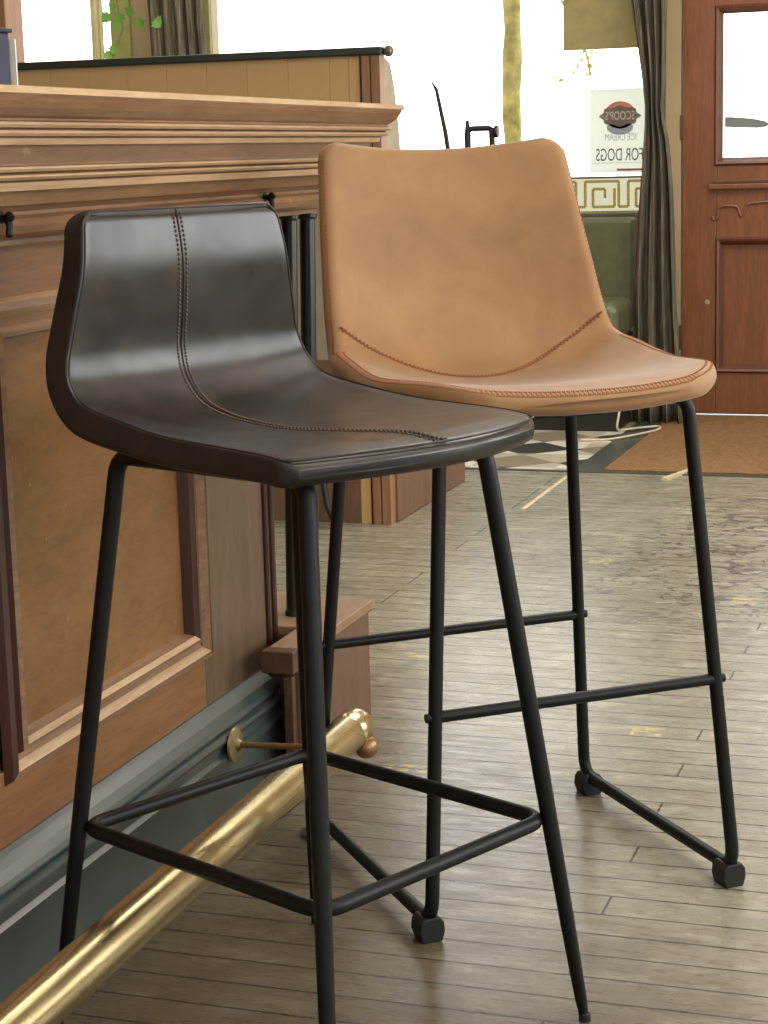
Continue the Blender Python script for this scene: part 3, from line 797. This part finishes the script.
# curtains
def curtain(name, lab, edges, yc, amp, folds, mat, zpuddle=None):
    """edges: list of (z, xleft, xright)"""
    mb = MB(); n = 90; rings = []
    zs = [edges[0][0]+(edges[-1][0]-edges[0][0])*k/40 for k in range(41)]
    ex = [(e[0], e[1]) for e in edges]; er = [(e[0], e[2]) for e in edges]
    for z in zs:
        a, b_ = interp(ex, z), interp(er, z); ring = []
        wv = (b_-a); A = amp*(.55+.45*min(1, wv/.15))
        for k in range(n+1):
            q = k/n; x = a+wv*q; y = yc+A*math.sin(2*PI*folds*q+.8*math.sin(5*q+z*1.3))+A*.35*math.sin(2*PI*folds*2.3*q+z*2)
            ring.append((x, y))
        f = [mb.bm.verts.new((x, y, z)) for x, y in ring]; bk = [mb.bm.verts.new((x, y+.006, z)) for x, y in ring[::-1]]
        rings.append(f+bk)
    m = len(rings[0])
    for A_, B_ in zip(rings, rings[1:]):
        for k in range(m): mb.face([A_[k], A_[(k+1) % m], B_[(k+1) % m], B_[k]])
    mb.face(rings[0][::-1]); mb.face(rings[-1])
    o = mb.build(name, mat, None, True, angle=180); return tag(o, lab, 'curtain')
curtain('curtain', 'dark grey curtain gathered at waist height between window and door',
        [(.004,-1.345,-1.155),(.12,-1.343,-1.16),(.45,-1.338,-1.178),(.8,-1.320,-1.19),(1.0,-1.304,-1.205),(1.13,-1.298,-1.228),(1.22,-1.306,-1.222),(1.5,-1.346,-1.216),(2.4,-1.47,-1.20)], 6.86, .03, 4, 'curtain')
curtain('curtain', 'dark striped curtain hanging between the two windows behind the mustard partition',
        [(.77,-3.27,-3.03),(1.2,-3.27,-3.03),(1.6,-3.28,-3.04),(2.4,-3.31,-3.03)], 6.98, .02, 5, 'curtain')
curtain('curtain', 'pale yellow green sheer curtain strip beside the trailing ivy',
        [(.765,-3.53,-3.485),(1.4,-3.53,-3.48),(2.4,-3.54,-3.48)], 6.99, .008, 2, 'sheer')

# trailing ivy
iv = empty('ivy_plant', (-3.42, 6.9, 1.3)); tag(iv, 'green trailing ivy hanging at the window edge behind the mustard partition', 'plant')
mb = MB(); pts = [(-3.34,7.098,2.30),(-3.34,7.06,2.31),(-3.335,6.93,2.2),(-3.33,6.9,1.75),(-3.36,6.89,1.6),(-3.345,6.9,1.5),(-3.39,6.9,1.41),(-3.43,6.9,1.33),(-3.46,6.9,1.28)]
child(MB().tube(pts, .003, 6), 'stem', 'stem', iv, smooth=True)
rnd = random.Random(3)
def leaf(mb, c, s, ang, tilt):
    R_ = Matrix.Translation(c) @ Matrix.Rotation(ang, 4, 'Y') @ Matrix.Rotation(tilt, 4, 'X')
    out = [(0,0),(.35,.12),(.55,.0),(.5,.35),(.9,.35),(.62,.6),(.5,.95),(0,1.35),(-.5,.95),(-.62,.6),(-.9,.35),(-.5,.35),(-.55,0),(-.35,.12)]
    vs = [mb.bm.verts.new(R_ @ Vector((x*s, -.12*s*abs(x), -y*s))) for x, y in out]; c0 = mb.bm.verts.new(R_ @ Vector((0, .02*s, -.5*s)))
    for k in range(len(vs)): mb.face([vs[k], vs[(k+1) % len(vs)], c0])
for q, (x, y, z) in enumerate([(-3.38,6.88,1.44),(-3.40,6.89,1.42),(-3.41,6.88,1.385),(-3.455,6.89,1.37),(-3.47,6.89,1.355),(-3.50,6.89,1.31),(-3.34,6.88,1.56),(-3.37,6.88,1.60),(-3.33,6.87,1.63),(-3.30,6.88,1.58),(-3.39,6.88,1.56),(-3.27,6.88,1.54),(-3.19,6.86,1.53),(-3.35,6.88,1.52)]):
    mb = MB(); leaf(mb, (x, y, z), rnd.uniform(.024, .038), rnd.uniform(-.9, .9), rnd.uniform(-.4, .4))
    child(mb, 'leaf', 'leaf', iv)

# ------------------------------------------------------------------ booth partition
bt = empty('booth_partition', (-2.15, 4.9, 0)); tag(bt, 'panelled booth partition with mustard boards and dark green top rail behind the bar', 'partition')
mb = MB()
x = -2.699
while x < -1.70:
    x2 = min(x+.118, -1.70); mb.box(x, x2-.0009, 4.85, 4.87, .95, 1.255); x = x2
child(mb, 'upper_boards', 'mustard', bt)
child(MB().box(-2.699, -1.70, 4.855, 4.875, .45, .95), 'middle_panel', 'booth_side', bt)  # same mustard boards, their shade put into the beige colour
child(MB().box(-2.699, -1.70, 4.852, 4.875, .10, .45), 'lower_panel', 'booth_low', bt)
child(MB().box(-2.699, -1.70, 4.846, 4.858, 0, .11), 'base_board', 'booth_low', bt)
child(MB().box(-2.699, -1.605, 4.83, 4.895, 1.253, 1.274), 'top_rail', 'dark_rail', bt, bevel=.004)
child(MB().lathe([(.003,0),(.013,.004),(.015,.012),(.013,.02),(.003,.026)], Matrix.Translation((-1.606, 4.862, 1.263)) @ Matrix.Rotation(PI/2, 4, 'Y'), 16), 'rail_knob', 'glide', bt, smooth=True)
mb = MB(); mb.mat(M['mustard']); mb.box(-1.70, -1.672, 4.848, 4.88, 0, 1.252); mb.mat(M['booth_stile'])
mb.box(-1.662, -1.640, 4.838, 4.88, 0, 1.252); mb.box(-1.636, -1.612, 4.838, 4.88, 0, 1.252); mb.mat(M['bar_dark'])
mb.box(-1.672, -1.662, 4.852, 4.88, 0, 1.252); mb.box(-1.640, -1.636, 4.844, 4.88, 0, 1.252)
child(mb, 'end_stile', None, bt)
# shaped side wing, its back edge swelling out towards the seat
prof = [(4.88,0),(5.55,0),(5.55,.42),(5.30,.50),(5.12,.62),(5.04,.80),(5.01,.95),(4.99,1.08),(4.96,1.18),(4.93,1.235),(4.882,1.25)]
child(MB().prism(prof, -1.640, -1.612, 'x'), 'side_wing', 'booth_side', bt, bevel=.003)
child(MB().prism([(4.882,.003),(5.553,.003),(5.553,.26),(4.882,.26)], -1.612, -1.606, 'x'), 'side_kickboard', 'booth_low', bt)
# wooden post and orange panelling at far left
o = MB().box(-2.80, -2.700, 4.83, 4.93, 0, 2.849).build('wooden_post', 'booth_stile', None, bevel=.004); tag(o, 'tall brown wooden post at the left end of the mustard partition', 'post')
o = MB().box(-3.6, -2.803, 4.87, 4.90, 0, 2.849).build('wall_partition', 'bar_rail', None); o['kind'] = 'structure'
o = MB().tube([(-1.742, 4.76, .0055), (-1.775, 4.78, .06), (-1.82, 4.838, .22)], .0095, 10).build('iron_bar', 'black', None, True); tag(o, 'short thin black bar leaning on the base of the booth partition', 'bar')

# ------------------------------------------------------------------ entrance door
dr = empty('door_1', (-.725, WY+.05, 0)); dr['kind'] = 'structure'
D = lambda mb, nm, mat, **k: child(mb, nm, mat, dr, **k)
X0, X1 = -1.200, -.250; y0, y1 = WY+.0, WY+.045
D(MB().box(X0, -1.073, y0, y1, .007, 2.28), 'stile', 'door', bevel=.003)
D(MB().box(-.377, X1, y0, y1, .007, 2.28), 'stile', 'door', bevel=.003)
D(MB().box(-1.073, -.377, y0, y1, .007, .165), 'bottom_rail', 'door', bevel=.003)
D(MB().box(-1.073, -.377, y0, y1, .66, .925), 'lock_rail', 'door', bevel=.003)
D(MB().box(-1.073, -.377, y0, y1, 1.487, 2.28), 'top_rail', 'door', bevel=.003)
D(MB().box(-1.06, -.39, y0+.022, y1-.006, .165, .66), 'lower_panel', 'door')
def dmould(x0, x1, z0, z1, nm):
    mb = MB(); prof = [(0, .018), (.006, -.003), (.013, -.009), (.019, -.003), (.024, 0)]; L = []
    for o_, h in prof: L.append([mb.bm.verts.new(p_) for p_ in ((x0+o_-.0, y0+h, z0+o_), (x1-o_, y0+h, z0+o_), (x1-o_, y0+h, z1-o_), (x0+o_, y0+h, z1-o_))])
    L = L[::-1]
    # the profile steps from the frame down into the panel
    mb.bm.clear(); L = []
    for o_, h in [(-.004, 0), (.004, -.010), (.012, -.006), (.018, .006), (.026, .020)]:
        L.append([mb.bm.verts.new(p_) for p_ in ((x0+o_, y0+h, z0+o_), (x1-o_, y0+h, z0+o_), (x1-o_, y0+h, z1-o_), (x0+o_, y0+h, z1-o_))])
    for A, B in zip(L, L[1:]):
        for k in range(4): mb.face([A[k], A[(k+1) % 4], B[(k+1) % 4], B[k]])
    D(mb, nm, 'door_dark')
dmould(-1.073, -.377, .165, .66, 'panel_moulding'); dmould(-1.080, -.370, .926, 1.490, 'glazing_bead')
D(MB().box(-1.073, -.377, y0+.020, y0+.024, .925, 1.487), 'glass', 'glass')
D(MB().box(-1.100, -.35, y0-.022, y0, .838, .858), 'shelf_rail', 'door', bevel=.004)
D(MB().box(-1.085, -.365, y0-.010, y0, .858, .872), 'shelf_bead', 'door_dark', bevel=.003)
mb = MB(); zc = .775
pts = []
for k in range(3):
    xa = -1.085+.115*k if k == 0 else -1.085+.085+.13*(k-1)
mb.tube(fillet([(-1.09,y0-.003,.742),(-1.082,y0-.003,.725),(-1.068,y0-.003,.735),(-1.068,y0-.003,.770),(-1.045,y0-.003,.778),(-1.0,y0-.003,.778),(-.99,y0-.003,.760),(-.982,y0-.003,.735),(-.970,y0-.003,.755),(-.960,y0-.003,.785),(-.90,y0-.003,.790),(-.55,y0-.003,.790),(-.49,y0-.003,.785),(-.48,y0-.003,.755),(-.468,y0-.003,.735),(-.46,y0-.003,.760),(-.45,y0-.003,.778),(-.39,y0-.003,.778)], .012, 4), .005, 8)
D(mb, 'carved_scroll', 'door', smooth=True)
for z in (1.02, .25, 1.95): D(MB().box(X0-.008, X0+.006, y0-.006, y0+.004, z, z+.09), 'hinge', 'door_dark', bevel=.001)
D(MB().lathe([(.010,0),(.009,.003),(.001,.004)], Matrix.Translation((-1.105, y0, .425)) @ Matrix.Rotation(PI/2, 4, 'X'), 16), 'round_plug', 'booth_side', smooth=True)
poly = [(-1.048,1.062),(-1.0,1.058),(-.93,1.055),(-.90,1.058),(-.882,1.067),(-.905,1.080),(-.95,1.090),(-1.02,1.097),(-1.048,1.098)]
o = MB().prism(poly, y0+.0183, y0+.0195, 'y').build('door_silhouette', 'silhouette', None); tag(o, 'long pointed car-shaped grey sticker on the glass of the entrance door', 'silhouette')  # flat shape standing in for a car outside the door
struct(MB().box(-3.490, -3.405, WY-.015, WY, .76, 2.5), 'trim_6', 'green_frame')
struct(MB().box(-5, 2.6, WY+.001, WY+.2, -.05, .001), 'trim_5', 'tile_dark')

# white cable
o = MB().tube(fillet([(-1.338,6.632,.105),(-1.337,6.60,.07),(-1.345,6.58,.012),(-1.30,6.66,.0105),(-1.215,6.74,.0105),(-1.20,6.66,.0105),(-1.24,6.55,.0105),(-1.34,6.42,.0045),(-1.43,6.40,.0045)], .05, 8), .0038, 8).build('cable', 'cable', None, True)
tag(o, 'thin cream cable curling across the entrance floor below the bench end', 'cable')
o = MB().box(-1.362, -1.318, 6.612, 6.6395, .09, .135).build('plug', 'cable', None, bevel=.003); tag(o, 'small cream plug on the dark bench base above the cable', 'plug')

# ------------------------------------------------------------------ street outside
o = struct(MB().box(-14, 8, WY+.2, 30, -.12, -.02), 'ground', 'outdoor')
mb = MB(); pts = []; rr = []
rnd = random.Random(5)
for k in range(40):
    z = -.05+k*.1; pts.append((-2.325+.005*math.sin(k*.9)-.0006*k, 9.0+.01*math.cos(k*.7), z)); rr.append(.046+rnd.uniform(-.006, .008)+(.03 if k == 0 else 0))
tree = empty('street_tree', (-2.325, 9, -.02)); tag(tree, 'slim street tree with mossy yellow green trunk outside the big window', 'tree')
child(mb.tube(pts, rr, 14), 'trunk', 'trunk', tree, smooth=True)
bpts = [(-2.32,9,1.9),(-2.2,9.0,1.85),(-2.08,9.02,1.66),(-1.98,9.03,1.45),(-1.96,9.03,1.33)]
child(MB().tube(fillet(bpts, .08, 5), .005, 6), 'branch', 'trunk', tree, smooth=True)
child(MB().tube([(-1.985,9.03,1.46),(-2.03,9.03,1.36),(-2.09,9.03,1.30)], .003, 6), 'branch', 'trunk', tree, smooth=True)
M['pale_leaf'] = translucent('street_leaf', (190,196,150), .6)
for q in range(16):
    k = rnd.random(); c = Vector(bpts[3]).lerp(Vector(bpts[4]), k*1.1) if q % 2 else Vector((-1.985,9.03,1.46)).lerp(Vector((-2.12,9.03,1.30)), k)
    lf = MB(); leaf(lf, (c.x+rnd.uniform(-.03,.03), c.y, c.z+rnd.uniform(-.02,.03)), rnd.uniform(.012,.02), rnd.uniform(-2,2), rnd.uniform(-.5,.5)); child(lf, 'leaf', 'pale_leaf', tree)

# ------------------------------------------------------------------ light
w = bpy.data.worlds.new('daylight'); scn.world = w; w.use_nodes = True
nt = w.node_tree; bg = nt.nodes['Background']
tc = nt.nodes.new('ShaderNodeTexCoord'); sx = nt.nodes.new('ShaderNodeSeparateXYZ'); nt.links.new(tc.outputs['Generated'], sx.inputs[0])
rp_ = nt.nodes.new('ShaderNodeValToRGB'); mr = nt.nodes.new('ShaderNodeMapRange'); mr.inputs[1].default_value = -1; mr.inputs[2].default_value = 1
nt.links.new(sx.outputs['Y'], mr.inputs[0]); nt.links.new(mr.outputs[0], rp_.inputs[0])
e = rp_.color_ramp.elements; e[0].position = .45; e[0].color = (.22,.215,.205,1); e[1].position = .75; e[1].color = (1,1,.98,1)
nt.links.new(rp_.outputs[0], bg.inputs['Color']); bg.inputs['Strength'].default_value = 4.0

def area(name, loc, rot, sx_, sy_, power, color=(1,1,1)):
    l = bpy.data.lights.new(name, 'AREA'); l.shape = 'RECTANGLE'; l.size = sx_; l.size_y = sy_; l.energy = power; l.color = color
    o = bpy.data.objects.new(name, l); COL.objects.link(o); o.location = loc; o.rotation_euler = rot; return o
area('ceiling_fill', (.2, 1.6, 2.83), (0,0,0), 1.8, 2.6, 44, (1,.95,.87))  # unseen fill lamps added under the ceiling to brighten the room
area('ceiling_fill', (-3.2, 5.6, 2.83), (0,0,0), 1.6, 1.6, 30, (1,.95,.87))
area('ceiling_fill', (-.6, 5.2, 2.83), (0,0,0), 1.6, 1.6, 60, (1,.95,.87))

# wall on the customers' side with two tall shop windows, daylight behind them
mb = MB(); ws = [(-1.6, .2), (1.2, 3.6), (4.6, 6.4)]; ya = -2.5
for a_, b_ in ws: mb.box(2.6, 2.75, ya, a_, 0, 2.85); mb.box(2.6, 2.75, a_, b_, 0, .7); mb.box(2.6, 2.75, a_, b_, 2.5, 2.85); ya = b_
mb.box(2.6, 2.75, ya, WY+.2, 0, 2.85); struct(mb, 'wall_right', 'beige_wall')
for a_, b_ in ws: area('window_light', (2.74, (a_+b_)/2, 1.6), (0, PI/2, 0), 1.8, b_-a_, 26*(b_-a_), (1,.99,.96))

# ------------------------------------------------------------------ camera
cd = bpy.data.cameras.new('camera'); cam = bpy.data.objects.new('camera', cd); COL.objects.link(cam)
f, pitch, roll, A = 1899.7, .1866, -.0263, .325344
fw = Vector((0, math.cos(pitch), -math.sin(pitch))); rt = Vector((1,0,0)); up = Vector((0, math.sin(pitch), math.cos(pitch)))
c_, s_ = math.cos(roll), math.sin(roll); r2 = rt*c_+up*s_; u2 = -rt*s_+up*c_
Rz = Matrix.Rotation(A, 3, 'Z'); fw, r2, u2 = Rz @ fw, Rz @ r2, Rz @ u2
mw = Matrix((r2, u2, -fw)).transposed().to_4x4(); mw.translation = (0,0,1.0); cam.matrix_world = mw
cd.sensor_fit = 'VERTICAL'; cd.sensor_height = 24; cd.lens = f*24/1024; cd.clip_start = .05; cd.clip_end = 100
scn.camera = cam
vs = scn.view_settings; vs.view_transform = 'Standard'; vs.look = 'None'; vs.gamma = 1; vs.exposure = 0; vs.use_curve_mapping = False
